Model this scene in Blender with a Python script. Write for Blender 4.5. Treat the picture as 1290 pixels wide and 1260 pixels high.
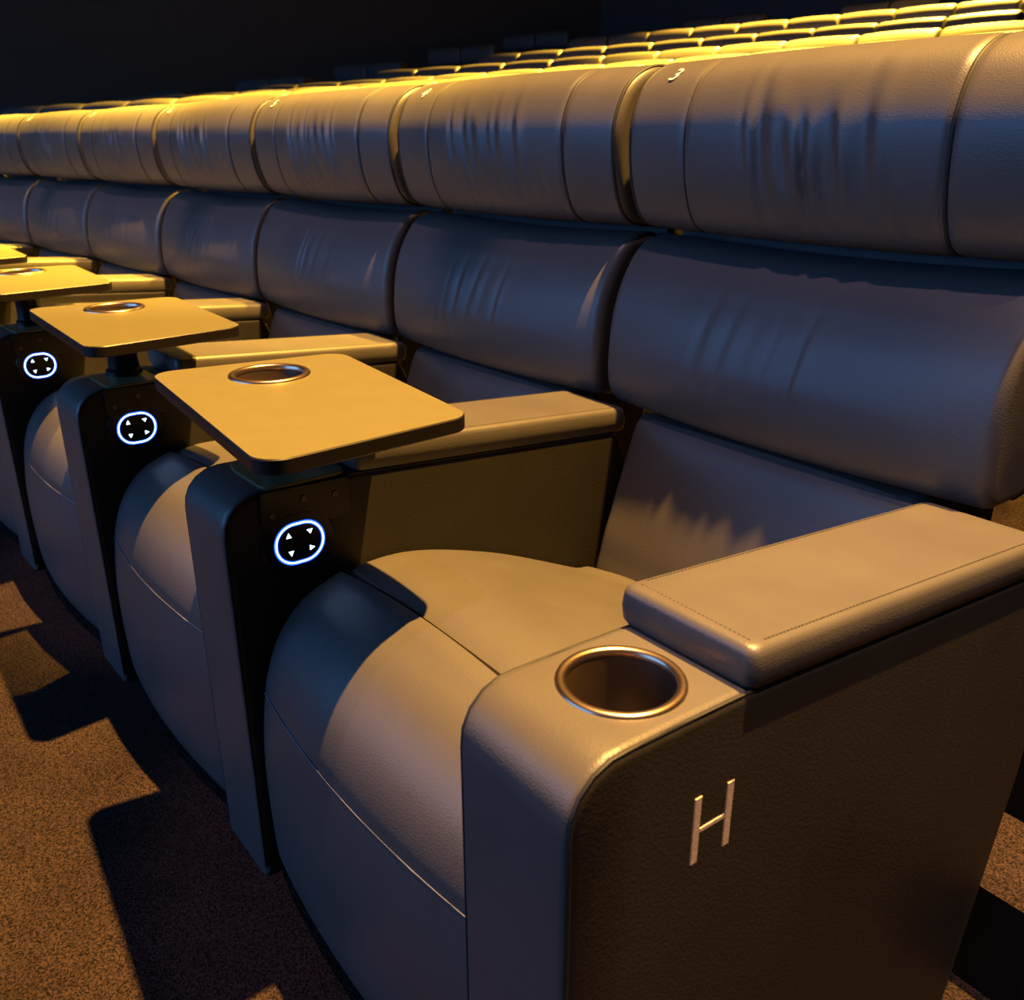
import bpy, bmesh, math, random
from mathutils import Vector, Matrix
import numpy as np

# ------------------------------------------------------------------ clear
for o in list(bpy.data.objects):
    bpy.data.objects.remove(o)
scene = bpy.context.scene
COL = scene.collection

# ------------------------------------------------------------------ camera
W, H = 1290, 1260
F_PX = 1158.1
YAW, PITCH, ROLL = math.radians(53.676), math.radians(21.345), math.radians(-0.223)
CAM = Vector((0.4057, -0.3476, 1.0261))
CURV = 0.0328          # the rows are gently curved round the screen (1 / radius)
PITCH_X = 0.68         # distance between two armrests


def cam_axes():
    cy, sy, cp, sp = math.cos(YAW), math.sin(YAW), math.cos(PITCH), math.sin(PITCH)
    fw = Vector((-sy * cp, cy * cp, -sp))
    rt = Vector((cy, sy, 0))
    up = rt.cross(fw)
    r2 = rt * math.cos(ROLL) + up * math.sin(ROLL)
    u2 = up * math.cos(ROLL) - rt * math.sin(ROLL)
    return fw, r2, u2


FW, RT, UP = cam_axes()
cd = bpy.data.cameras.new('camera')
cam = bpy.data.objects.new('camera', cd)
COL.objects.link(cam)
cam.matrix_world = Matrix(((RT.x, UP.x, -FW.x, CAM.x), (RT.y, UP.y, -FW.y, CAM.y),
                           (RT.z, UP.z, -FW.z, CAM.z), (0, 0, 0, 1)))
cd.sensor_fit = 'HORIZONTAL'
cd.sensor_width = 36
cd.lens = F_PX / W * 36
cd.clip_start = 0.02
cd.clip_end = 100
cd.dof.use_dof = True
cd.dof.focus_distance = 1.2
cd.dof.aperture_fstop = 9
scene.camera = cam


def in_view(p, margin=60):
    d = Vector(p) - CAM
    z = d.dot(FW)
    if z < 0.05:
        return False
    u = W / 2 + F_PX * d.dot(RT) / z
    v = H / 2 - F_PX * d.dot(UP) / z
    return -margin < u < W + margin and -margin < v < H + margin


# ------------------------------------------------------------------ light and exposure
scene.view_settings.view_transform = 'Standard'
scene.view_settings.look = 'None'
scene.view_settings.gamma = 1
scene.view_settings.use_curve_mapping = False
scene.view_settings.exposure = 0.0

wd = bpy.data.worlds.new('dark_hall')
scene.world = wd
wd.use_nodes = True
wd.node_tree.nodes['Background'].inputs[0].default_value = (0.10, 0.10, 0.16, 1)
wd.node_tree.nodes['Background'].inputs[1].default_value = 0.02


def spot(name, loc, target, energy, color, size_deg, blend=0.5, radius=0.05):
    l = bpy.data.lights.new(name, 'SPOT')
    l.energy = energy
    l.color = color
    l.spot_size = math.radians(size_deg)
    l.spot_blend = blend
    l.shadow_soft_size = radius
    o = bpy.data.objects.new(name, l)
    COL.objects.link(o)
    o.location = loc
    d = Vector(target) - Vector(loc)
    o.rotation_euler = d.to_track_quat('-Z', 'Y').to_euler()
    return o


def area(name, loc, target, energy, color, sx, sy):
    l = bpy.data.lights.new(name, 'AREA')
    l.energy = energy
    l.color = color
    l.shape = 'RECTANGLE'
    l.size = sx
    l.size_y = sy
    o = bpy.data.objects.new(name, l)
    COL.objects.link(o)
    o.location = loc
    d = Vector(target) - Vector(loc)
    o.rotation_euler = d.to_track_quat('-Z', 'Y').to_euler()
    return o


# light of the screen in front of the seats
area('screen_light', (-5.0, -9.0, 3.4), (-5.0, 2, 1.2), 800, (0.15, 0.42, 1.0), 11, 4.6)
# warm ceiling spot behind and above the row (throws the tray shadows)
spot('ceiling_spot', (0.15, 1.5, 7.0), (-1.5, 0.2, 0.3), 15500, (1.0, 0.515, 0.10), 42, 0.8, 0.05)
# yellow ceiling spots over the rows behind, high at the back
for lx, ly, lz, tx, ty, tz, e, sz in ((-4.8, 7.0, 7.2, -5.0, 4.4, 1.2, 75000, 64), (-6.6, 12.0, 7.3, -7.0, 8.8, 2.0, 110000, 60)):
    spot('ceiling_spot', (lx, ly, lz), (tx, ty, tz), e, (1.0, 0.56, 0.05), sz, 0.6, 0.08)
# row of downlights over the middle of row H
for lx, e in ((-2.45, 15000), (-3.8, 34000), (-5.4, 34000)):
    spot('ceiling_spot', (lx, 2.0, 7.0), (lx - 0.1, 1.3, 0.9), e, (1.0, 0.55, 0.04), 31, 0.6, 0.06)
# rosy ceiling spots in front of the backs
for lx in (-0.45, -1.8, -3.2, -4.6):
    spot('ceiling_spot', (lx, -0.45, 7.0), (lx - 0.1, 0.46, 0.5), 560, (1.0, 0.62, 0.72), 13, 0.35, 0.04)
# aisle spot beside the row end
spot('ceiling_spot', (2.0, 0.3, 6.8), (0.35, 0.52, -0.2), 2300, (1.0, 0.64, 0.48), 15, 0.5, 0.05)


# ------------------------------------------------------------------ helpers: placement on the curved rows
def loc(k, x, y, z=0.0):
    th = k * PITCH_X * CURV
    ox, oy = -math.sin(th) / CURV, (math.cos(th) - 1) / CURV
    return Vector((ox + x * math.cos(th) - y * math.sin(th), oy + x * math.sin(th) + y * math.cos(th), z))


def arc(th, y, z=0.0):
    r = 1 / CURV
    return Vector((-(r + y) * math.sin(th), (r + y) * math.cos(th) - r, z))


# ------------------------------------------------------------------ helpers: objects
def link(o, parent=None):
    COL.objects.link(o)
    if parent is not None:
        o.parent = parent
    return o


def thing(name, label, cat, at=(0, 0, 0), rz=0, group=None):
    o = bpy.data.objects.new(name, None)
    o.empty_display_size = 0.1
    o.location = at
    o.rotation_euler = (0, 0, rz)
    o['label'] = label
    o['category'] = cat
    if group:
        o['group'] = group
    return link(o)


def mesh_obj(name, me, parent=None):
    return link(bpy.data.objects.new(name, me), parent)


def finish(me, mats, sharp=35):
    for m in (mats if isinstance(mats, (list, tuple)) else [mats]):
        me.materials.append(m)
    me.polygons.foreach_set('use_smooth', [True] * len(me.polygons))
    me.set_sharp_from_angle(angle=math.radians(sharp))
    me.update()
    return me


def from_data(name, v, f, mats, sharp=35):
    me = bpy.data.meshes.new(name)
    me.from_pydata([tuple(p) for p in v], [], f)
    bm = bmesh.new()
    bm.from_mesh(me)
    bmesh.ops.recalc_face_normals(bm, faces=bm.faces)
    bm.to_mesh(me)
    bm.free()
    return finish(me, mats, sharp)


def catmull(pts, n, closed=True):
    """resample a polyline with a centripetal-ish spline to n points of even arc length"""
    P = np.array(pts, float)
    m = len(P)
    out = []
    segs = m if closed else m - 1
    for i in range(segs):
        if closed:
            p0, p1, p2, p3 = P[(i - 1) % m], P[i], P[(i + 1) % m], P[(i + 2) % m]
        else:
            p0, p1, p2, p3 = P[max(i - 1, 0)], P[i], P[i + 1], P[min(i + 2, m - 1)]
        for t in np.linspace(0, 1, 12, endpoint=False):
            out.append(0.5 * ((2 * p1) + (-p0 + p2) * t + (2 * p0 - 5 * p1 + 4 * p2 - p3) * t * t
                              + (-p0 + 3 * p1 - 3 * p2 + p3) * t ** 3))
    if not closed:
        out.append(P[-1])
    return resample(np.array(out), n, closed)


def resample(Q, n, closed=True):
    Q = np.array(Q, float)
    R = np.vstack([Q, Q[:1]]) if closed else Q
    L = np.concatenate([[0], np.cumsum(np.linalg.norm(np.diff(R, axis=0), axis=1))])
    s = np.linspace(0, L[-1], n, endpoint=not closed)
    return np.stack([np.interp(s, L, R[:, i]) for i in range(R.shape[1])], 1)


def ring_normals(P):
    T = np.roll(P, -1, 0) - np.roll(P, 1, 0)
    N = np.stack([T[:, 1], -T[:, 0]], 1)
    N /= np.linalg.norm(N, axis=1)[:, None] + 1e-9
    c = P - P.mean(0)
    if (N * c).sum() < 0:
        N = -N
    return N


def loft(P, xs, inset, disp=None):
    """closed profile P (n x (y,z)) swept along x; inset[i] shrinks ring i along the normals;
    disp(x, y, z, ny, nz) -> outward displacement. returns rings (m,n,3) and normals"""
    N = ring_normals(P)
    rings = []
    for x, d in zip(xs, inset):
        off = -d * np.ones(len(P))
        if disp is not None:
            off = off + disp(x, P[:, 0], P[:, 1], N[:, 0], N[:, 1])
        Q = P + N * off[:, None]
        rings.append(np.concatenate([np.full((len(P), 1), x), Q], 1))
    return np.array(rings), N


def ring_mesh(name, rings, mats, sharp=35):
    m, n, _ = rings.shape
    v = rings.reshape(-1, 3)
    f = []
    for i in range(m - 1):
        for j in range(n):
            a, b = i * n + j, i * n + (j + 1) % n
            f.append((a, b, b + n, a + n))
    f.append(tuple(range(n)))
    f.append(tuple((m - 1) * n + j for j in reversed(range(n))))
    return from_data(name, v, f, mats, sharp)


def ends(hw_l, hw_r, r_l, r_r, nmid, nend=7):
    """x stations with rounded ends: xs, inset"""
    xs, ins = [], []
    for i in range(nend):
        a = math.pi / 2 * i / nend
        xs.append(-hw_l + r_l * (1 - math.cos(a)))
        ins.append(r_l * (1 - math.sin(a)))
    for x in np.linspace(-hw_l + r_l, hw_r - r_r, nmid):
        xs.append(x)
        ins.append(0.0)
    for i in reversed(range(nend)):
        a = math.pi / 2 * i / nend
        xs.append(hw_r - r_r * (1 - math.cos(a)))
        ins.append(r_r * (1 - math.sin(a)))
    return xs, ins


def tube_data(pts, r, seg=6, closed=False):
    pts = [Vector(p) for p in pts]
    n = len(pts)
    v, f = [], []
    prev = None
    for i, p in enumerate(pts):
        if closed:
            t = pts[(i + 1) % n] - pts[(i - 1) % n]
        else:
            t = pts[min(i + 1, n - 1)] - pts[max(i - 1, 0)]
        t.normalize()
        if prev is None:
            a = Vector((0, 0, 1)) if abs(t.z) < 0.9 else Vector((1, 0, 0))
            prev = t.cross(a).normalized()
        u = (prev - t * prev.dot(t)).normalized()
        w = t.cross(u)
        prev = u
        for k in range(seg):
            an = 2 * math.pi * k / seg
            v.append(p + (u * math.cos(an) + w * math.sin(an)) * r)
    for i in range(n if closed else n - 1):
        for k in range(seg):
            a, b = i * seg + k, i * seg + (k + 1) % seg
            i2 = ((i + 1) % n) * seg
            f.append((a, b, i2 + (k + 1) % seg, i2 + k))
    if not closed:
        f.append(tuple(range(seg)))
        f.append(tuple((n - 1) * seg + k for k in range(seg)))
    return v, f


def tube(name, pts, r, mat, parent, seg=6, closed=False):
    v, f = tube_data(pts, r, seg, closed)
    return mesh_obj(name, from_data(name, v, f, mat, 60), parent)


def stitches(name, pts, normals, mat, parent, length=0.0032, gap=0.0018, w=0.0006):
    """a row of thread dashes along a line lying on a surface"""
    P = np.array([tuple(p) for p in pts])
    L = np.concatenate([[0], np.cumsum(np.linalg.norm(np.diff(P, axis=0), axis=1))])
    v, f = [], []
    s = 0.0
    while s + length < L[-1]:
        a = Vector([np.interp(s, L, P[:, i]) for i in range(3)])
        b = Vector([np.interp(s + length, L, P[:, i]) for i in range(3)])
        nn = Vector(normals)
        t = (b - a).normalized()
        side = t.cross(nn).normalized() * w
        up = nn.normalized() * w * 1.3
        i0 = len(v)
        v += [a - side, a + side, a + up, b - side, b + side, b + up]
        f += [(i0, i0 + 3, i0 + 5, i0 + 2), (i0 + 1, i0 + 2, i0 + 5, i0 + 4), (i0, i0 + 1, i0 + 4, i0 + 3),
              (i0, i0 + 2, i0 + 1), (i0 + 3, i0 + 4, i0 + 5)]
        s += length + gap
    return mesh_obj(name, from_data(name, v, f, mat, 30), parent)


def lathe_data(prof, cx, cy, seg=48):
    """profile [(r, z)] turned about a vertical axis"""
    v, f = [], []
    n = len(prof)
    for k in range(seg):
        a = 2 * math.pi * k / seg
        for r, z in prof:
            v.append((cx + r * math.cos(a), cy + r * math.sin(a), z))
    for k in range(seg):
        for i in range(n - 1):
            a, b = k * n + i, ((k + 1) % seg) * n + i
            f.append((a, b, b + 1, a + 1))
    return v, f


def lathe_mesh(name, prof, cx, cy, mat, seg=48, sharp=35):
    v, f = lathe_data(prof, cx, cy, seg)
    me = bpy.data.meshes.new(name)
    me.from_pydata(v, [], f)
    bm = bmesh.new()
    bm.from_mesh(me)
    bmesh.ops.remove_doubles(bm, verts=bm.verts, dist=1e-6)
    bmesh.ops.recalc_face_normals(bm, faces=bm.faces)
    bm.to_mesh(me)
    bm.free()
    return finish(me, mat, sharp)


def round_poly(corners, r, seg=8):
    out = []
    n = len(corners)
    for i in range(n):
        p = Vector(corners[i])
        a = (Vector(corners[i - 1]) - p).normalized()
        b = (Vector(corners[(i + 1) % n]) - p).normalized()
        ang = a.angle(b)
        d = r / math.tan(ang / 2)
        c = p + (a + b).normalized() * (r / math.sin(ang / 2))
        s, e = p + a * d - c, p + b * d - c
        a0 = math.atan2(s.y, s.x)
        a1 = math.atan2(e.y, e.x)
        da = (a1 - a0 + math.pi) % (2 * math.pi) - math.pi
        for k in range(seg + 1):
            t = a0 + da * k / seg
            out.append((c.x + r * math.cos(t), c.y + r * math.sin(t)))
    return out


def boolean_cut(me, cutter, name):
    a = bpy.data.objects.new('cut_a', me)
    b = bpy.data.objects.new('cut_b', cutter)
    COL.objects.link(a)
    COL.objects.link(b)
    md = a.modifiers.new('cut', 'BOOLEAN')
    md.operation = 'DIFFERENCE'
    md.object = b
    md.solver = 'EXACT'
    dg = bpy.context.evaluated_depsgraph_get()
    out = bpy.data.meshes.new_from_object(a.evaluated_get(dg))
    out.name = name
    bpy.data.objects.remove(a)
    bpy.data.objects.remove(b)
    return out


def box_data(x0, x1, y0, y1, z0, z1):
    v = [(x, y, z) for x in (x0, x1) for y in (y0, y1) for z in (z0, z1)]
    f = [(0, 1, 3, 2), (4, 6, 7, 5), (0, 4, 5, 1), (2, 3, 7, 6), (0, 2, 6, 4), (1, 5, 7, 3)]
    return v, f


# ------------------------------------------------------------------ materials
def new_mat(name):
    m = bpy.data.materials.new(name)
    m.use_nodes = True
    nt = m.node_tree
    return m, nt, nt.nodes['Principled BSDF']


def leather(name, col, rough, grain=480.0, strength=0.2, spec=0.5):
    m, nt, b = new_mat(name)
    tc = nt.nodes.new('ShaderNodeTexCoord')
    vo = nt.nodes.new('ShaderNodeTexVoronoi')
    vo.inputs['Scale'].default_value = grain
    no = nt.nodes.new('ShaderNodeTexNoise')
    no.inputs['Scale'].default_value = 9
    no.inputs['Detail'].default_value = 4
    fine = nt.nodes.new('ShaderNodeTexNoise')
    fine.inputs['Scale'].default_value = 120
    for n in (vo, no, fine):
        nt.links.new(tc.outputs['Object'], n.inputs['Vector'])
    mix = nt.nodes.new('ShaderNodeMix')
    mix.data_type = 'RGBA'
    mix.inputs['A'].default_value = (*[c * 0.85 for c in col], 1)
    mix.inputs['B'].default_value = (*[c * 1.15 for c in col], 1)
    nt.links.new(no.outputs['Fac'], mix.inputs['Factor'])
    nt.links.new(mix.outputs['Result'], b.inputs['Base Color'])
    mr = nt.nodes.new('ShaderNodeMapRange')
    mr.inputs['To Min'].default_value = rough - 0.05
    mr.inputs['To Max'].default_value = rough + 0.07
    nt.links.new(no.outputs['Fac'], mr.inputs['Value'])
    nt.links.new(mr.outputs['Result'], b.inputs['Roughness'])
    bu = nt.nodes.new('ShaderNodeBump')
    bu.inputs['Strength'].default_value = strength
    bu.inputs['Distance'].default_value = 0.0008
    nt.links.new(vo.outputs['Distance'], bu.inputs['Height'])
    bu2 = nt.nodes.new('ShaderNodeBump')
    bu2.inputs['Strength'].default_value = strength * 0.15
    bu2.inputs['Distance'].default_value = 0.0012
    nt.links.new(fine.outputs['Fac'], bu2.inputs['Height'])
    nt.links.new(bu.outputs['Normal'], bu2.inputs['Normal'])
    nt.links.new(bu2.outputs['Normal'], b.inputs['Normal'])
    b.inputs['Specular IOR Level'].default_value = spec
    return m


def plain(name, col, rough, metal=0.0, spec=0.5, noise=0.0, nscale=60):
    m, nt, b = new_mat(name)
    tc = nt.nodes.new('ShaderNodeTexCoord')
    no = nt.nodes.new('ShaderNodeTexNoise')
    no.inputs['Scale'].default_value = nscale
    no.inputs['Detail'].default_value = 5
    nt.links.new(tc.outputs['Object'], no.inputs['Vector'])
    mix = nt.nodes.new('ShaderNodeMix')
    mix.data_type = 'RGBA'
    mix.inputs['A'].default_value = (*[c * (1 - noise) for c in col], 1)
    mix.inputs['B'].default_value = (*[min(1, c * (1 + noise)) for c in col], 1)
    nt.links.new(no.outputs['Fac'], mix.inputs['Factor'])
    nt.links.new(mix.outputs['Result'], b.inputs['Base Color'])
    b.inputs['Roughness'].default_value = rough
    b.inputs['Metallic'].default_value = metal
    b.inputs['Specular IOR Level'].default_value = spec
    return m


def emit(name, col, s):
    m, nt, b = new_mat(name)
    b.inputs['Base Color'].default_value = (0, 0, 0, 1)
    b.inputs['Emission Color'].default_value = (*col, 1)
    b.inputs['Emission Strength'].default_value = s
    return m


def carpet_mat():
    m, nt, b = new_mat('brown_carpet')
    tc = nt.nodes.new('ShaderNodeTexCoord')
    n1 = nt.nodes.new('ShaderNodeTexNoise')
    n1.inputs['Scale'].default_value = 240
    n1.inputs['Detail'].default_value = 3
    n2 = nt.nodes.new('ShaderNodeTexNoise')
    n2.inputs['Scale'].default_value = 7
    n2.inputs['Detail'].default_value = 5
    vo = nt.nodes.new('ShaderNodeTexVoronoi')
    vo.inputs['Scale'].default_value = 420
    for n in (n1, n2, vo):
        nt.links.new(tc.outputs['Object'], n.inputs['Vector'])
    ra = nt.nodes.new('ShaderNodeValToRGB')
    e = ra.color_ramp.elements
    e[0].position, e[0].color = 0.34, (0.004, 0.003, 0.003, 1)
    e[1].position, e[1].color = 0.68, (0.046, 0.030, 0.027, 1)
    sep = nt.nodes.new('ShaderNodeSeparateColor')
    nt.links.new(vo.outputs['Color'], sep.inputs['Color'])
    av = nt.nodes.new('ShaderNodeMix')
    av.data_type = 'FLOAT'
    av.inputs['Factor'].default_value = 0.35
    nt.links.new(n1.outputs['Fac'], av.inputs['A'])
    nt.links.new(sep.outputs['Red'], av.inputs['B'])
    nt.links.new(av.outputs['Result'], ra.inputs['Fac'])
    mul = nt.nodes.new('ShaderNodeMix')
    mul.data_type = 'RGBA'
    mul.blend_type = 'MULTIPLY'
    mul.inputs['Factor'].default_value = 0.8
    r2 = nt.nodes.new('ShaderNodeValToRGB')
    r2.color_ramp.elements[0].position = 0.3
    r2.color_ramp.elements[0].color = (0.55, 0.5, 0.48, 1)
    r2.color_ramp.elements[1].position = 0.7
    r2.color_ramp.elements[1].color = (1.1, 1.05, 1.0, 1)
    nt.links.new(n2.outputs['Fac'], r2.inputs['Fac'])
    nt.links.new(ra.outputs['Color'], mul.inputs['A'])
    nt.links.new(r2.outputs['Color'], mul.inputs['B'])
    nt.links.new(mul.outputs['Result'], b.inputs['Base Color'])
    b.inputs['Roughness'].default_value = 0.95
    b.inputs['Specular IOR Level'].default_value = 0.1
    bu = nt.nodes.new('ShaderNodeBump')
    bu.inputs['Strength'].default_value = 0.6
    bu.inputs['Distance'].default_value = 0.004
    ad = nt.nodes.new('ShaderNodeMath')
    ad.operation = 'ADD'
    nt.links.new(n1.outputs['Fac'], ad.inputs[0])
    nt.links.new(vo.outputs['Distance'], ad.inputs[1])
    nt.links.new(ad.outputs['Value'], bu.inputs['Height'])
    nt.links.new(bu.outputs['Normal'], b.inputs['Normal'])
    return m


M_LEATHER = leather('black_leather', (0.056, 0.051, 0.049), 0.42, spec=0.38)
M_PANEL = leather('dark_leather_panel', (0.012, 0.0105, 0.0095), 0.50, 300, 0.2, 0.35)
M_PIPE = leather('black_piping', (0.010, 0.010, 0.011), 0.62, 500, 0.1, 0.3)
M_STITCH = plain('grey_thread', (0.10, 0.10, 0.12), 0.7, noise=0.2, nscale=300)
M_STITCH_DARK = plain('dark_thread', (0.02, 0.017, 0.015), 0.7, noise=0.2, nscale=300)
M_EMB = plain('beige_embroidery', (0.50, 0.36, 0.25), 0.8, noise=0.8, nscale=500)
M_NUM = plain('pale_embroidery', (0.80, 0.70, 0.50), 0.7, noise=0.2, nscale=900)
M_BRONZE = plain('bronze_metal', (0.40, 0.29, 0.20), 0.30, 1.0, noise=0.1)
M_CUP = plain('dark_bronze_cup', (0.045, 0.030, 0.022), 0.38, 0.4, noise=0.2)
M_TRAY = plain('tray_laminate', (0.098, 0.088, 0.040), 0.38, noise=0.10, nscale=35)
M_TRAYEDGE = plain('tray_edge', (0.008, 0.006, 0.006), 0.40, spec=0.3)
M_PLASTIC = plain('black_plastic', (0.003, 0.003, 0.004), 0.30, spec=0.3)
M_MATTE = plain('black_plate', (0.010, 0.010, 0.012), 0.40)
M_SCREW = plain('dark_screw', (0.10, 0.08, 0.06), 0.35, 1.0)
M_GLOW = emit('white_glow', (0.60, 0.82, 1.0), 5.0)
M_HALO = emit('blue_bloom', (0.01, 0.10, 1.0), 2.2)  # lens bloom of the white ring, put in as blue emission
M_SHELL = plain('black_shell', (0.015, 0.014, 0.016), 0.5)
M_CARPET = carpet_mat()
M_RISER = plain('dark_riser_carpet', (0.012, 0.012, 0.016), 0.95, spec=0.1, noise=0.4, nscale=200)
M_WALL_L = plain('brown_black_wall', (0.12, 0.085, 0.062), 0.9, spec=0.1, noise=0.1, nscale=3)
M_WALL_B = plain('blue_black_wall', (0.11, 0.085, 0.08), 0.9, spec=0.1, noise=0.1, nscale=3)


# ------------------------------------------------------------------ structure
def struct(name, v, f, mats, mat_fn=None):
    me = bpy.data.meshes.new(name)
    me.from_pydata([tuple(p) for p in v], [], f)
    for m in mats:
        me.materials.append(m)
    if mat_fn:
        for p in me.polygons:
            p.material_index = mat_fn(p)
    o = mesh_obj(name, me)
    o['kind'] = 'structure'
    return o


def arc_slab(name, y0, y1, z0, z1, s0, s1, mats=(None,)):
    """stepped floor: a slab following the curve of the rows; top carpet, front riser dark"""
    n = 40
    v, f = [], []
    for i in range(n + 1):
        th = (s0 + (s1 - s0) * i / n) * CURV
        for y, z in ((y0, z0), (y0, z1), (y1, z1), (y1, z0)):
            v.append(arc(th, y, z))
    for i in range(n):
        for j in range(4):
            a, b = i * 4 + j, i * 4 + (j + 1) % 4
            f.append((a, a + 4, b + 4, b))
    f.append((0, 1, 2, 3))
    f.append(tuple(n * 4 + j for j in (3, 2, 1, 0)))
    return struct(name, v, f, [M_CARPET, M_RISER], lambda p: 0 if abs(p.normal.z) > 0.7 else 1)


ROWS = [  # y offset of the row against row H, floor height
    (1.75, 0.165), (3.25, 0.30), (4.80, 0.46), (6.49, 0.69), (8.28, 0.965), (10.0, 1.28), (11.75, 1.60)]
S_MAX = 19.0
arc_slab('floor', -2.2, 1.02, -0.5, 0.0, 0.05, S_MAX)
for i, (dy, z) in enumerate(ROWS):
    y1 = (ROWS[i + 1][0] - 0.75) if i + 1 < len(ROWS) else 17.0
    arc_slab('floor', dy - 0.72, y1 + 0.03 if i + 1 < len(ROWS) else y1, -0.5, z, 0.05, S_MAX)
# side aisle with its steps
aisle = [(-3.0, -0.17), (0.82, 0.01), (1.75, 0.10), (2.55, 0.165), (3.4, 0.30), (4.1, 0.38), (4.9, 0.46),
         (5.8, 0.58), (6.6, 0.69), (7.5, 0.83), (8.4, 0.965), (9.3, 1.12), (10.1, 1.28), (11.0, 1.6), (17.0, 1.6)]
for (a, z), (b, _) in zip(aisle, aisle[1:]):
    arc_slab('floor', a, b, -0.5, z, -3.0, 0.05)

v, f = box_data(-19.5, -19.3, -10.2, 17.2, -0.6, 7.6)
struct('wall_left', v, f, [M_WALL_L])
v, f = box_data(-19.5, 3.4, 17.0, 17.2, -0.6, 7.6)
struct('wall_back', v, f, [M_WALL_B])
v, f = box_data(3.2, 3.4, -10.2, 17.2, -0.6, 7.6)
struct('wall_right', v, f, [M_WALL_L])
v, f = box_data(-19.5, 3.4, -10.2, 17.2, 7.5, 7.7)
struct('ceiling', v, f, [M_WALL_L])


# ------------------------------------------------------------------ seats of row H
HEAD_P = [(0.815, 0.888), (0.775, 0.905), (0.752, 0.950), (0.742, 1.010), (0.745, 1.060), (0.768, 1.108),
          (0.805, 1.134), (0.850, 1.143), (0.900, 1.130), (0.935, 1.080), (0.945, 1.000), (0.930, 0.920), (0.880, 0.892)]
BACK_P = [(0.760, 0.598), (0.728, 0.608), (0.712, 0.640), (0.711, 0.700), (0.722, 0.765), (0.745, 0.820),
          (0.775, 0.860), (0.810, 0.876), (0.860, 0.872), (0.890, 0.800), (0.880, 0.680), (0.850, 0.610)]
LUMB_P = [(0.632, 0.300), (0.640, 0.370), (0.662, 0.440), (0.690, 0.520), (0.708, 0.570), (0.722, 0.592),
          (0.750, 0.594), (0.800, 0.570), (0.800, 0.320), (0.720, 0.290)]
SEAT_P = [(0.168, 0.466), (0.230, 0.472), (0.300, 0.460), (0.400, 0.428), (0.500, 0.385), (0.580, 0.350), (0.622, 0.335),
          (0.622, 0.260), (0.400, 0.250), (0.200, 0.260), (0.165, 0.300), (0.160, 0.440)]
LEG_P = [(0.160, 0.463), (0.120, 0.456), (0.085, 0.437), (0.052, 0.398), (0.032, 0.350), (0.022, 0.300), (0.014, 0.220),
         (0.014, 0.120), (0.020, 0.030), (0.040, 0.014), (0.100, 0.014), (0.140, 0.030), (0.152, 0.200), (0.156, 0.400)]
BACK_HW = 0.338
SEAT_HW = 0.262


def wrinkle_field(rng, n, cx, spread, z0, z1, slant, amp):
    fs = []
    for i in range(n):
        fs.append((cx + spread * (i / max(1, n - 1) - 0.5) + rng.uniform(-.016, .016),
                   rng.uniform(0.006, 0.013), rng.uniform(z0[0], z0[1]), rng.uniform(z1[0], z1[1]),
                   slant * rng.uniform(.6, 1.3), amp * rng.uniform(.2, 1.1), rng.uniform(-.5, .5)))

    def w(x, z):
        d = np.zeros_like(z)
        for (x0, s, za, zb, sl, a, cu) in fs:
            t = np.clip((z - za) / (zb - za), 0, 1)
            win = np.sin(math.pi * t) ** 1.2
            xc = x0 + sl * (z - (za + zb) / 2) + cu * 0.03 * (t - .5) ** 2
            d -= a * win * (np.exp(-((x - xc) / s) ** 2) - 0.55 * np.exp(-((x - xc - 1.6 * s) / (1.2 * s)) ** 2))
        return d
    return w


def index_near(P, y, z):
    return int(np.argmin((P[:, 0] - y) ** 2 + (P[:, 1] - z) ** 2))


def front_path(rings, P, i_station, a, b):
    """points of ring i_station between profile indices of the (y,z) points a and b, in ring order"""
    n = len(P)
    i, j = index_near(P, *a), index_near(P, *b)
    idx = []
    k = i
    while True:
        idx.append(k)
        if k == j:
            break
        k = (k + 1) % n
    return [rings[i_station][q] for q in idx]


def text_mesh(ch, size, depth, mat, shear=0.0):
    cu = bpy.data.curves.new('digit', 'FONT')
    cu.body = ch
    cu.size = size
    cu.extrude = depth
    cu.shear = shear
    cu.align_x = 'CENTER'
    cu.align_y = 'CENTER'
    o = bpy.data.objects.new('digit', cu)
    COL.objects.link(o)
    dg = bpy.context.evaluated_depsgraph_get()
    me = bpy.data.meshes.new_from_object(o.evaluated_get(dg))
    bpy.data.objects.remove(o)
    me.materials.clear()
    me.materials.append(mat)
    return me


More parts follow.
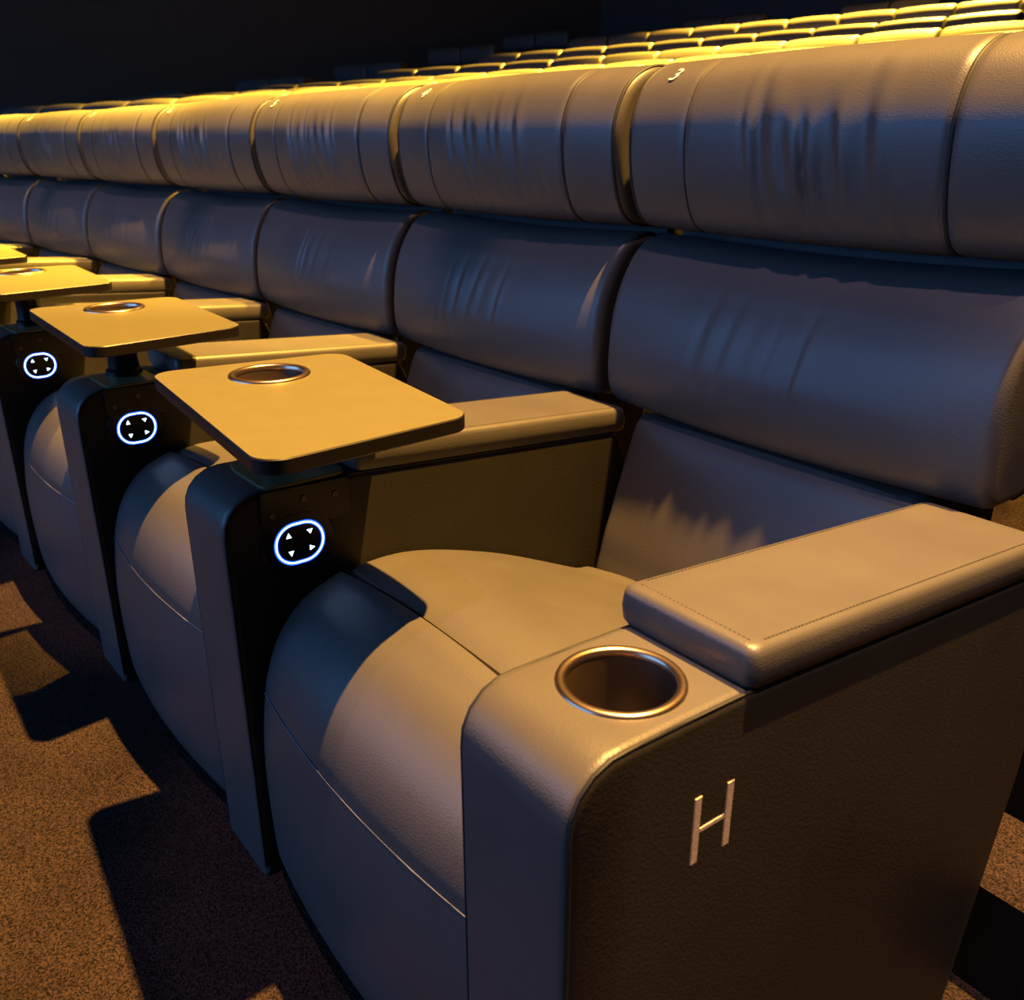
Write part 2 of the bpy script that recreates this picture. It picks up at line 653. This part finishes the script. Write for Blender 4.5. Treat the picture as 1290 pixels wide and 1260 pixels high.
def make_recliner(k, number, label, fine):
    rng = random.Random(40 + k)
    c = loc(k + 0.5, -0.0735, 0)
    root = thing('cinema_recliner', label, 'chair', c, (k + 0.5) * PITCH_X * CURV, 'recliners of the front row')
    rl = 0.010 if k == 2 else 0.017          # backs 5 and 6 stand pressed together
    rr = 0.010 if k == 3 else 0.017
    hl = 0.339 if k == 2 else BACK_HW
    hr = 0.339 if k == 3 else BACK_HW
    nm = 150 if fine else 70
    nr = 96 if fine else 60
    # headrest roll
    P = catmull(HEAD_P, nr)
    wr = wrinkle_field(rng, 8, -0.01 + rng.uniform(-.03, .03), 0.19, (0.88, 0.95), (1.06, 1.135), -0.12, 0.0062)
    wr2 = wrinkle_field(rng, 5, 0.03, 0.22, (0.89, 0.91), (0.98, 1.02), -0.25, 0.0018)

    def dh(x, y, z, ny, nz):
        front = np.clip(-ny * 1.4 + 0.5, 0, 1) * (y < 0.86)
        d = (wr(x, z) + wr2(x, z)) * front
        for sx, dep in ((-0.208, 0.0022), (0.208, 0.0042)):
            d = d - dep * math.exp(-((x - sx) / 0.006) ** 2)
        bulge = 0.010 * (1 - (x / 0.334) ** 2) - 0.004
        return d + bulge * np.clip(-ny + 0.3, 0, 1)
    xs, ins = ends(hl, hr, rl, rr, nm)
    xs = sorted(set(xs) | {-0.208, 0.208})
    x0, i0 = ends(hl, hr, rl, rr, nm)
    ins = list(np.interp(xs, x0, i0))
    rings, N = loft(P, xs, ins, dh)
    head = mesh_obj('headrest', ring_mesh('headrest', rings, M_LEATHER), root)
    bk, ft = (0.900, 1.130), (0.815, 0.888)
    def pipe(x, r, nm_):
        i = int(np.argmin([abs(q - x) for q in xs]))
        a = front_path(rings, P, i, (0.880, 0.892), (0.900, 1.130))
        if len(a) > nr * 0.7:
            a = front_path(rings, P, i, (0.900, 1.130), (0.880, 0.892))
        return tube(nm_, a, r, M_PIPE, head)
    pipe(0.208, 0.0038, 'piping')
    pipe(-0.208, 0.0018, 'piping')
    pipe(hr - rr * 0.5, 0.0030, 'piping')
    pipe(-hl + rl * 0.5, 0.0030, 'piping')
    # embroidered seat number on the left end of the roll
    if number:
        me = text_mesh(number, 0.036, 0.0004, M_NUM, 0.25)
        t = mesh_obj('seat_number', me, head)
        i = index_near(P, 0.777, 1.117)
        nrm = Vector((0, N[i][0], N[i][1])).normalized()
        ex = Vector((1, 0, 0))
        ey = nrm.cross(ex)
        j = int(np.argmin([abs(q + 0.268) for q in xs]))
        p = Vector(rings[j][i]) + nrm * 0.0012
        t.matrix_local = Matrix(((ex.x, ey.x, nrm.x, p.x), (ex.y, ey.y, nrm.y, p.y), (ex.z, ey.z, nrm.z, p.z), (0, 0, 0, 1)))
        t['label'] = 'embroidered pale number ' + number
    # upper back cushion
    P = catmull(BACK_P, nr)
    wb = wrinkle_field(rng, 5, 0.0 + rng.uniform(-.04, .03), 0.15, (0.62, 0.70), (0.77, 0.86), 0.20, 0.0026)

    def db(x, y, z, ny, nz):
        u = x / 0.334
        front = np.clip(-ny * 1.4 + 0.4, 0, 1) * (y < 0.84)
        bul = 0.016 * (1 - u * u) - 0.004
        low = np.clip((0.80 - z) / 0.1, 0, 1)
        return wb(x, z) * front + bul * np.clip(-ny + 0.2, 0, 1) * (0.35 + 0.65 * low) - 0.010 * (1 - u * u) * np.clip((z - .82) / .05, 0, 1)
    xs, ins = ends(hl, hr, rl, rr, nm)
    rings, N = loft(P, xs, ins, db)
    back = mesh_obj('back_cushion', ring_mesh('back_cushion', rings, M_LEATHER), root)
    for x in (hr - rr * 0.45, -hl + rl * 0.45):
        i = int(np.argmin([abs(q - x) for q in xs]))
        a = front_path(rings, P, i, (0.810, 0.876), (0.800, 0.600))
        if len(a) > nr * 0.7:
            a = front_path(rings, P, i, (0.800, 0.600), (0.810, 0.876))
        tube('piping', a, 0.0026, M_PIPE, back)
    # lumbar cushion
    P = catmull(LUMB_P, 60)
    xs, ins = ends(SEAT_HW, SEAT_HW, 0.02, 0.02, 40)

    def dl(x, y, z, ny, nz):
        u = x / SEAT_HW
        return 0.010 * (1 - u * u) * np.clip(-ny, 0, 1)
    rings, N = loft(P, xs, ins, dl)
    mesh_obj('lumbar_cushion', ring_mesh('lumbar_cushion', rings, M_LEATHER), root)
    # seat cushion
    P = catmull(SEAT_P, 90)
    xs, ins = ends(SEAT_HW, SEAT_HW, 0.018, 0.018, 44)

    def ds(x, y, z, ny, nz):
        u = x / SEAT_HW
        ripple = 0.0012 * np.sin(x * 34 + y * 22) * np.clip((y - .35) / .15, 0, 1)
        return (0.022 * (1 - u * u) + ripple) * np.clip(nz, 0, 1)
    rings, N = loft(P, xs, ins, ds)
    mesh_obj('seat_cushion', ring_mesh('seat_cushion', rings, M_LEATHER), root)
    # leg rest that folds out in front
    P = catmull(LEG_P, 110)

    def dg_(x, y, z, ny, nz):
        u = x / SEAT_HW
        outer = np.clip(nz - ny * 1.0, 0, 1)
        groove = -0.0016 * np.exp(-((z - 0.318) / 0.004) ** 2) * np.clip(-ny, 0, 1)
        return 0.022 * (1 - u * u) * outer + groove
    xs2, ins2 = ends(SEAT_HW, SEAT_HW, 0.012, 0.012, 44)
    rings, N = loft(P, xs2, ins2, dg_)
    leg = mesh_obj('leg_rest', ring_mesh('leg_rest', rings, M_LEATHER), root)
    i = index_near(P, 0.158, 0.464)
    tube('piping', [rings[q][i] + np.array([0, 0.004, 0.0012]) for q in range(5, len(xs2) - 5)], 0.0024, M_PIPE, leg)
    i = index_near(P, 0.026, 0.318)
    nn = np.array([0, N[i][0], N[i][1]])
    line = [rings[q][i] + nn * 0.0008 for q in range(6, len(xs2) - 6)]
    st = tube('stitching', line, 0.0011, M_STITCH, leg)
    st['label'] = 'pale curved stitch line'
    # dark shell behind
    v, f = box_data(-0.255, 0.255, 0.80, 0.93, 0.0, 0.60)
    v2, f2 = box_data(-0.332, 0.332, 0.885, 0.935, 0.60, 1.06)
    f = f + [tuple(i + 8 for i in q) for q in f2]
    mesh_obj('back_shell', from_data('back_shell', v + v2, f, M_SHELL), root)
    return root


N_ROW = 8
seat_labels = [
    'black leather recliner with number 3 on its headrest, next to the arm marked H',
    'black leather recliner with number 4, right beside the one numbered 3',
    'black leather recliner with number 5, two seats along from the one numbered 3',
    'black leather recliner with number 6, pressed against the back of number 5',
    'black leather recliner with number 7, four seats along from number 3',
    'black leather recliner with number 8, five seats along from number 3',
    'black leather recliner with number 9, six seats along from number 3',
    'black leather recliner with number 10, seventh seat along from number 3']
for k in range(N_ROW):
    make_recliner(k, str(3 + k), seat_labels[k], k < 4)


# ------------------------------------------------------------------ armrest consoles
ARM_HW = 0.0735


def arm_profile(rear_low):
    pts = [(0.0, 0.0 if rear_low >= 0 else rear_low)]
    pts += [(0.0, 0.2), (0.0, 0.40), (0.0, 0.552)]
    for i in range(1, 9):
        a = math.pi / 2 * i / 8
        pts.append((0.052 - 0.052 * math.cos(a), 0.553 + 0.052 * math.sin(a)))
    pts += [(0.12, 0.6045), (0.19, 0.603), (0.45, 0.584), (0.690, 0.566), (0.697, 0.560)]
    if rear_low < 0:
        pts += [(0.785, 0.400), (0.778, 0.257), (0.690, rear_low)]
    else:
        pts += [(0.770, 0.400), (0.760, 0.257), (0.710, rear_low)]
    return np.array(pts)


def arm_body(rear_low, name):
    P = resample(arm_profile(rear_low), 150)
    xs, ins = ends(ARM_HW, ARM_HW, 0.011, 0.011, 6, 6)
    rings, N = loft(P, xs, ins)
    # two materials: boxing strip, side panel
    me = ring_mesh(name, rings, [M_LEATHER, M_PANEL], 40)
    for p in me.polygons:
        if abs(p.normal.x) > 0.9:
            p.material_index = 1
    return me, rings, P, xs


def edge_line(rings, P, xs, side, y_end=0.69, z_low=0.0):
    i = int(np.argmin([abs(q - side * (ARM_HW - 0.0035)) for q in xs]))
    pts = [rings[i][j] for j in range(len(P)) if P[j][0] < y_end and (P[j][1] > 0.5 or P[j][0] < 0.01) and P[j][1] > z_low]
    pts.sort(key=lambda q: (q[1] + q[2]))
    return pts


def pad_mesh():
    """padded top of the armrest: rounded slab sloping slightly down to the back"""
    bm = bmesh.new()
    x0, x1 = -0.0815, 0.0755
    ny, nx = 24, 10
    y0, y1 = 0.188, 0.712
    L = y1 - y0
    # outline rounded at the front, top crowned
    outline = round_poly([(x0, y0), (x1, y0 + 0.004), (x1, y1), (x0, y1)], 0.012, 6)
    layers = [(-0.002, 0.003), (0.003, 0.0), (0.016, -0.0012), (0.029, 0.0), (0.0335, 0.0014), (0.0365, 0.0042), (0.0378, 0.008), (0.0386, 0.016), (0.0392, 0.03)]
    v, f = [], []
    n = len(outline)
    cx, cy = (x0 + x1) / 2, (y0 + y1) / 2
    hx, hy = (x1 - x0) / 2, L / 2

    def base(y):
        return 0.6045 - 0.074 * (y - 0.19)
    for z, ins in layers:
        for (x, y) in outline:
            xx = cx + (x - cx) * (hx - ins) / hx
            yy = cy + (y - cy) * (hy - ins) / hy
            v.append((xx, yy, base(yy) + z))
    for i in range(len(layers) - 1):
        for j in range(n):
            a, b = i * n + j, i * n + (j + 1) % n
            f.append((a, b, b + n, a + n))
    f.append(tuple(reversed(range(n))))
    f.append(tuple((len(layers) - 1) * n + j for j in range(n)))
    return from_data('arm_pad', v, f, M_LEATHER, 50), base


PAD_ME, PAD_BASE = pad_mesh()
CUP_Y = 0.117


def cup_cutter(cx, cy, z0, z1, r):
    v, f = lathe_data([(0, z0), (r, z0), (r, z1), (0, z1)], cx, cy, 64)
    me = bpy.data.meshes.new('cutter')
    me.from_pydata(v, [], f)
    bm = bmesh.new()
    bm.from_mesh(me)
    bmesh.ops.remove_doubles(bm, verts=bm.verts, dist=1e-6)
    bmesh.ops.recalc_face_normals(bm, faces=bm.faces)
    bm.to_mesh(me)
    bm.free()
    return me


def cup_parts(parent, cx, cy, z, r, depth):
    ring = [(r - 0.006, z - 0.004), (r - 0.0058, z + 0.0012), (r - 0.0035, z + 0.0032), (r - 0.0005, z + 0.0036), (r + 0.0022, z + 0.0026),
            (r + 0.0035, z + 0.0004), (r + 0.0035, z - 0.001), (r - 0.004, z - 0.002), (r - 0.006, z - 0.004)]
    o = mesh_obj('cup_ring', lathe_mesh('cup_ring', ring, cx, cy, M_BRONZE, 64, 50), parent)
    o['label'] = 'bronze metal rim'
    cup = [(r - 0.0050, z + 0.001), (r - 0.0065, z - 0.01), (r - 0.012, z - depth + 0.008), (r - 0.020, z - depth), (0.0, z - depth),
           (0.0, z - depth - 0.002), (r - 0.018, z - depth - 0.002), (r - 0.009, z - depth + 0.006), (r - 0.0035, z - 0.01), (r - 0.0050, z + 0.001)]
    mesh_obj('cup_well', lathe_mesh('cup_well', cup, cx, cy, M_CUP, 64, 40), parent)


def add_pad(root, fine):
    pad = mesh_obj('arm_pad', PAD_ME, root)
    if fine:
        for sx in (0.0655, -0.0715):
            pts = [(sx, y, PAD_BASE(y) + 0.0383) for y in np.linspace(0.215, 0.70, 60)]
            stitches('stitching', pts, (0, 0.07, 1), M_STITCH_DARK, pad)
        pts = [(x, 0.2035, PAD_BASE(0.2035) + 0.0381) for x in np.linspace(-0.068, 0.062, 16)]
        stitches('stitching', pts, (0, 0.07, 1), M_STITCH_DARK, pad)
    return pad


# the end arm with the cup holder and the letter H
def make_end_arm():
    root = thing('end_armrest', 'wide end armrest with bronze cup holder and the letter H on its side', 'armrest', loc(0, -ARM_HW, 0), 0)
    me, rings, P, xs = arm_body(-0.17, 'arm_body')
    cut = boolean_cut(me, cup_cutter(0, CUP_Y, 0.50, 0.66, 0.0505), 'arm_body')
    finish(cut, [], 40)
    mesh_obj('arm_body', cut, root)
    for side in (1, -1):
        tube('piping', edge_line(rings, P, xs, side, 0.69, -0.16), 0.0022, M_PIPE, root)
    add_pad(root, True)
    cup_parts(root, 0.0, CUP_Y, 0.6045, 0.0525, 0.085)
    # embroidered H
    v, f = [], []
    def bar(y0, y1, z0, z1, t=0.0010):
        nv = len(v)
        x = ARM_HW
        c = 0.0012
        pts = [(y0, z0), (y1, z0), (y1, z1), (y0, z1)]
        cy_, cz_ = (y0 + y1) / 2, (z0 + z1) / 2
        for (y, z) in pts:
            v.append((x - 0.001, y, z))
        for (y, z) in pts:
            v.append((x + t, y - math.copysign(c, y - cy_), z - math.copysign(c, z - cz_)))
        for q in range(4):
            a, b = nv + q, nv + (q + 1) % 4
            f.append((a, b, b + 4, a + 4))
        f.append((nv + 4, nv + 5, nv + 6, nv + 7))
        f.append((nv + 3, nv + 2, nv + 1, nv))
    bar(0.1352, 0.1448, 0.452, 0.5225)
    bar(0.1752, 0.1848, 0.451, 0.5205)
    bar(0.1440, 0.1760, 0.4825, 0.4888, 0.0008)
    o = mesh_obj('letter_h', from_data('letter_h', v, f, M_EMB), root)
    o['label'] = 'embroidered beige letter H'
    return root


make_end_arm()

# tray arm parts, shared meshes
TRAY_Z = 0.734


def tray_mesh():
    cx, cy = 0.0, 0.12
    out = round_poly([(-0.122, -0.006), (0.333, -0.043), (0.320, 0.219), (-0.078, 0.262)], 0.030, 9)
    v, f = [], []
    layers = [(TRAY_Z - 0.0175, 0.0015), (TRAY_Z - 0.016, 0.0), (TRAY_Z - 0.0015, 0.0), (TRAY_Z, 0.0015)]
    n = len(out)
    mx = sum(p[0] for p in out) / n
    my = sum(p[1] for p in out) / n
    for z, ins in layers:
        for (x, y) in out:
            d = Vector((mx - x, my - y)).normalized() * ins
            v.append((x + d.x, y + d.y, z))
    for i in range(3):
        for j in range(n):
            a, b = i * n + j, i * n + (j + 1) % n
            f.append((a, b, b + n, a + n))
    f.append(tuple(reversed(range(n))))
    f.append(tuple(3 * n + j for j in range(n)))
    me = from_data('tray', v, f, [M_TRAYEDGE, M_TRAY], 30)
    cut = boolean_cut(me, cup_cutter(-0.012, 0.12, TRAY_Z - 0.06, TRAY_Z + 0.05, 0.0495), 'tray')
    for p in cut.polygons:
        p.material_index = 1 if (p.normal.z > 0.9) else 0
    finish(cut, [], 30)
    return cut


TRAY_ME = tray_mesh()
ARM_ME, ARM_RINGS, ARM_PROF, ARM_XS = arm_body(0.0, 'arm_body')
POLE_ME = lathe_mesh('pole', [(0, 0.600), (0.0335, 0.600), (0.0335, 0.618), (0.029, 0.622), (0.0275, 0.640), (0.0275, 0.672), (0.031, 0.690), (0.036, 0.704),
                              (0.040, 0.716), (0, 0.716)], -0.012, 0.12, M_PLASTIC, 40)
PLATE_ME = None


def plate_meshes():
    # flat top plate around the pole, with a scalloped corner like the photograph's
    out = round_poly([(-0.060, 0.066), (-0.020, 0.058), (0.074, 0.060), (0.074, 0.182), (-0.060, 0.182)], 0.018, 6)
    v, f = [], []
    n = len(out)
    for z, ins in ((0.6035, 0.0), (0.6070, 0.0), (0.6082, 0.0014)):
        for (x, y) in out:
            d = Vector((0.007 - x, 0.12 - y)).normalized() * ins
            v.append((x + d.x, y + d.y, z))
    for i in range(2):
        for j in range(n):
            a, b = i * n + j, i * n + (j + 1) % n
            f.append((a, b, b + n, a + n))
    f.append(tuple(reversed(range(n))))
    f.append(tuple(2 * n + j for j in range(n)))
    top = from_data('top_plate', v, f, M_TRAY, 30)
    # side bracket on the seat side
    out = round_poly([(0.052, 0.604), (0.182, 0.600), (0.182, 0.548), (0.165, 0.545), (0.060, 0.545), (0.050, 0.560)], 0.006, 4)
    v, f = [], []
    n = len(out)
    for x, ins in ((ARM_HW - 0.002, 0.0), (ARM_HW + 0.003, 0.0), (ARM_HW + 0.0045, 0.0015)):
        for (y, z) in out:
            d = Vector((0.117 - y, 0.575 - z)).normalized() * ins
            v.append((x, y + d.x, z + d.y))
    for i in range(2):
        for j in range(n):
            a, b = i * n + j, i * n + (j + 1) % n
            f.append((a, b, b + n, a + n))
    f.append(tuple(reversed(range(n))))
    f.append(tuple(2 * n + j for j in range(n)))
    side = from_data('side_bracket', v, f, M_PLASTIC, 30)
    return top, side


TOP_PLATE_ME, SIDE_ME = plate_meshes()


def extrude_x(name, outline, x0, x1, mat, bev=0.0008):
    v, f = [], []
    n = len(outline)
    my = sum(p[0] for p in outline) / n
    mz = sum(p[1] for p in outline) / n
    for x, ins in ((x0, 0), (x1 - bev, 0), (x1, bev)):
        for (y, z) in outline:
            d = Vector((my - y, mz - z)).normalized() * ins
            v.append((x, y + d.x, z + d.y))
    for i in range(2):
        for j in range(n):
            a, b = i * n + j, i * n + (j + 1) % n
            f.append((a, b, b + n, a + n))
    f.append(tuple(reversed(range(n))))
    f.append(tuple(2 * n + j for j in range(n)))
    return from_data(name, v, f, mat, 30)


CY, CZ = 0.101, 0.523


def stadium(w, h, r, seg=10, dy=0, dz=0):
    return [(y + CY + dy, z + CZ + dz) for y, z in round_poly([(-w / 2, -h / 2), (w / 2, -h / 2), (w / 2, h / 2), (-w / 2, h / 2)], r, seg)]


PANEL_ME = extrude_x('control_panel', stadium(0.108, 0.088, 0.0435), ARM_HW - 0.002, ARM_HW + 0.0050, M_PLASTIC, 0.003)


def ring_band(name, w_o, h_o, r_o, w_i, h_i, r_i, x, mat):
    a = stadium(w_o, h_o, r_o)
    b = stadium(w_i, h_i, r_i)
    n = len(a)
    v = [(x - 0.0006, y, z) for y, z in a] + [(x + 0.0004, y, z) for y, z in a] + [(x + 0.0004, y, z) for y, z in b] + [(x - 0.0006, y, z) for y, z in b]
    f = []
    for L in range(4):
        for j in range(n):
            p, q = L * n + j, L * n + (j + 1) % n
            M = ((L + 1) % 4) * n
            f.append((p, q, M + (j + 1) % n, M + j))
    return from_data(name, v, f, mat, 30)


GLOW_ME = ring_band('light_ring', 0.0705, 0.0580, 0.0285, 0.0660, 0.0535, 0.0262, ARM_HW + 0.0054, M_GLOW)
HALO_ME = ring_band('bloom_halo', 0.0745, 0.0620, 0.0305, 0.0630, 0.0505, 0.0247, ARM_HW + 0.0051, M_HALO)  # added wider band standing in for the bloom around the light ring


def tri(name, y, z, ang, s=0.0046):
    pts = [(y + CY + s * math.cos(ang + t), z + CZ + s * math.sin(ang + t)) for t in (0, 2.2, -2.2)]
    return extrude_x(name, pts, ARM_HW + 0.0045, ARM_HW + 0.0056, M_GLOW, 0.0002)


ARROWS = [tri('arrow', -0.015, 0.0125, math.pi / 2), tri('arrow', 0.0155, 0.0135, math.pi * 0.85),
          tri('arrow', -0.0135, -0.0125, -math.pi / 2), tri('arrow', 0.0165, -0.0115, 0.0)]
SCREW_ME = None


def screw_mesh():
    v, f = [], []
    prof = [(0.0, 0.0), (0.0042, 0.0), (0.0042, 0.0016), (0.0034, 0.0022), (0.0018, 0.0022), (0.0016, 0.0010), (0.0, 0.0010)]
    vv, ff = lathe_data(prof, 0, 0, 16)
    vv = [(z, x, y) for x, y, z in vv]
    me = bpy.data.meshes.new('screw')
    me.from_pydata(vv, [], ff)
    bm = bmesh.new()
    bm.from_mesh(me)
    bmesh.ops.remove_doubles(bm, verts=bm.verts, dist=1e-6)
    bmesh.ops.recalc_face_normals(bm, faces=bm.faces)
    bm.to_mesh(me)
    bm.free()
    return finish(me, M_SCREW, 30)


SCREW_ME = screw_mesh()
TRAY_ROT = {1: 0.0, 2: 2.5, 3: 2.0, 4: 1.5, 5: 2.5, 6: 2.0, 7: 1.5}
PIPE_MES = []
for side in (1, -1):
    v, f = tube_data(edge_line(ARM_RINGS, ARM_PROF, ARM_XS, side, 0.69, 0.01), 0.0022)
    PIPE_MES.append(from_data('piping', v, f, M_PIPE, 60))
ORD = ['first', 'second', 'third', 'fourth', 'fifth', 'sixth', 'seventh', 'eighth', 'ninth', 'tenth', 'eleventh', 'twelfth',
       'thirteenth', 'fourteenth', 'fifteenth', 'sixteenth']
arm_labels = {k: '%s tray armrest after the end arm marked H, with swivel tray and glowing controls' % ORD[k - 1] for k in range(1, 9)}


def make_tray_arm(k):
    root = thing('tray_armrest', arm_labels[k], 'armrest', loc(k, -ARM_HW, 0), k * PITCH_X * CURV, 'tray armrests of the front row')
    mesh_obj('arm_body', ARM_ME, root)
    for me in PIPE_MES:
        mesh_obj('piping', me, root)
    add_pad(root, k <= 2)
    mesh_obj('top_plate', TOP_PLATE_ME, root)
    br = mesh_obj('side_bracket', SIDE_ME, root)
    for (y, z) in ((0.066, 0.570), (0.112, 0.584), (0.158, 0.580)):
        s = mesh_obj('screw', SCREW_ME, br)
        s.location = (ARM_HW + 0.0040, y, z)
    cp = mesh_obj('control_panel', PANEL_ME, root)
    cp['label'] = 'black control panel with glowing oval ring'
    mesh_obj('bloom_halo', HALO_ME, cp)
    g = mesh_obj('light_ring', GLOW_ME, cp)
    g['label'] = 'glowing white oval ring'
    for me in ARROWS:
        mesh_obj('arrow', me, cp)
    mesh_obj('pole', POLE_ME, root)
    a = math.radians(TRAY_ROT.get(k, -2))
    tr = mesh_obj('tray', TRAY_ME, root)
    tr['label'] = 'swivel tray with a cup hole'
    piv = Vector((-0.012, 0.12, 0))
    R = Matrix.Rotation(a, 4, 'Z')
    tr.matrix_local = Matrix.Translation(piv) @ R @ Matrix.Translation(-piv)
    cup_parts(tr, -0.012, 0.12, TRAY_Z, 0.0512, 0.05)
    return root


for k in range(1, N_ROW + 1):
    make_tray_arm(k)

# ------------------------------------------------------------------ rows behind
def low_loft(name, prof, hw, r, n, nm, mat, disp=None):
    P = catmull(prof, n)
    xs, ins = ends(hw, hw, r, r, nm, 4)
    rings, _ = loft(P, xs, ins, disp)
    return ring_mesh(name, rings, mat)


def rear_bulge(x, y, z, ny, nz):
    return 0.008 * (1 - (x / .334) ** 2) * np.clip(-ny + .3, 0, 1) + 0.006 * (1 - (x / .334) ** 2) * np.clip(nz, 0, 1)


R_HEAD = low_loft('headrest', HEAD_P, 0.330, 0.028, 32, 12, M_LEATHER, rear_bulge)
R_BACK = low_loft('back_cushion', BACK_P, 0.330, 0.024, 28, 8, M_LEATHER)
R_SEAT = low_loft('seat_cushion', SEAT_P, SEAT_HW, 0.018, 28, 8, M_LEATHER)
R_LEG = low_loft('leg_rest', LEG_P, SEAT_HW, 0.012, 28, 8, M_LEATHER)
R_LUMB = low_loft('lumbar_cushion', LUMB_P, SEAT_HW, 0.018, 24, 6, M_LEATHER)
_P = resample(arm_profile(0.0), 40)
_xs, _ins = ends(ARM_HW, ARM_HW, 0.011, 0.011, 3, 3)
_r, _ = loft(_P, [x - 0.34 for x in _xs], _ins)
R_ARM = ring_mesh('armrest', _r, M_LEATHER)
_v, _f = box_data(-0.255, 0.255, 0.80, 0.93, 0.0, 0.60)
_v2, _f2 = box_data(-0.332, 0.332, 0.885, 0.935, 0.60, 1.06)
R_SHELL = from_data('back_shell', _v + _v2, _f + [tuple(i + 8 for i in q) for q in _f2], M_SHELL)


def rear_seat(th, dy, z, label, group):
    p = arc(th, dy, z)
    root = thing('cinema_recliner', label, 'chair', p, th, group)
    for nm_, me in (('headrest', R_HEAD), ('back_cushion', R_BACK), ('lumbar_cushion', R_LUMB), ('seat_cushion', R_SEAT), ('leg_rest', R_LEG),
                    ('armrest', R_ARM), ('back_shell', R_SHELL)):
        mesh_obj(nm_, me, root)
    return root


# gap phase of each row (arc distance of one gap, measured along the headrests) and where the row ends at the far aisle
rear = [
    (0, 5.261, 10.55, 'first'), (1, 5.05, 10.55, 'second'), (2, 7.864, 10.60, 'third'), (3, 4.0546, 10.87, 'fourth'),
    (4, 5.0351, 11.17, 'fifth'), (5, 5.9027, 11.36, 'sixth')]
for (i, ph, s_end, word) in rear:
    dy, z = ROWS[i]
    yy = dy + 0.85
    base = ph % PITCH_X
    n0 = int((0.3 - base) / PITCH_X)
    q = n0
    while True:
        s0 = base + q * PITCH_X
        s1 = s0 + PITCH_X
        if s1 > s_end + 0.08:
            break
        q += 1
        if s0 < 0.3:
            continue
        th = (s0 + s1) / 2 / (1 / CURV + yy)
        if in_view(arc(th, yy, z + 1.12), 50):
            n_end = int(round((s_end - s1) / PITCH_X))
            rear_seat(th, dy, z, ('black recliner in the %s row behind row H, %s from the far aisle' % (word, ORD[n_end])) if i > 1 else
                      'black leather recliner in the %s row behind row H, headrest top lit yellow' % word,
                      'yellow-lit recliners of the %s row behind' % word)


def px_to_th(u, v, y, z):
    """arc angle of the headrest seen at a pixel, on the row at radius y, height z (the row gives the distance)"""
    best, bt = 1e9, 0
    for j in range(4000):
        th = 0.0 + 0.9 * j / 4000
        p = arc(th, y, z)
        d = p - CAM
        zz = d.dot(FW)
        uu = W / 2 + F_PX * d.dot(RT) / zz
        if abs(uu - u) < best:
            best, bt = abs(uu - u), th
    return bt


# paired seats of the last row
dy, z = ROWS[6]
yy = dy + 0.85
for a, j in ((1190, 0), (1190, 1), (967, 0), (967, 1)):
    th = px_to_th(a, 0, yy, z + 1.12) + PITCH_X / (1 / CURV + yy) * (j + 0.5)
    rear_seat(th, dy, z, 'black leather paired recliner of the last row, dimly lit above the yellow headrests', 'paired recliners of the last row')
# seats across the far aisle, out of the yellow light
for i, u, n, word in ((6, 720, 2, 'last'), (5, 627, 2, 'sixth'), (4, 510, 2, 'fifth'), (3, 389, 2, 'fourth'), (2, 236, 1, 'third')):
    dy, z = ROWS[i]
    th0 = px_to_th(u, 0, dy + 0.85, z + 1.12)
    step = PITCH_X / (1 / CURV + dy + 0.85)
    for j in range(n):
        rear_seat(th0 + step * (j + 0.5), dy, z, 'unlit black recliner across the far aisle, in the %s row, %s from the aisle' % (word, ORD[j]),
                  'unlit recliners across the far aisle')
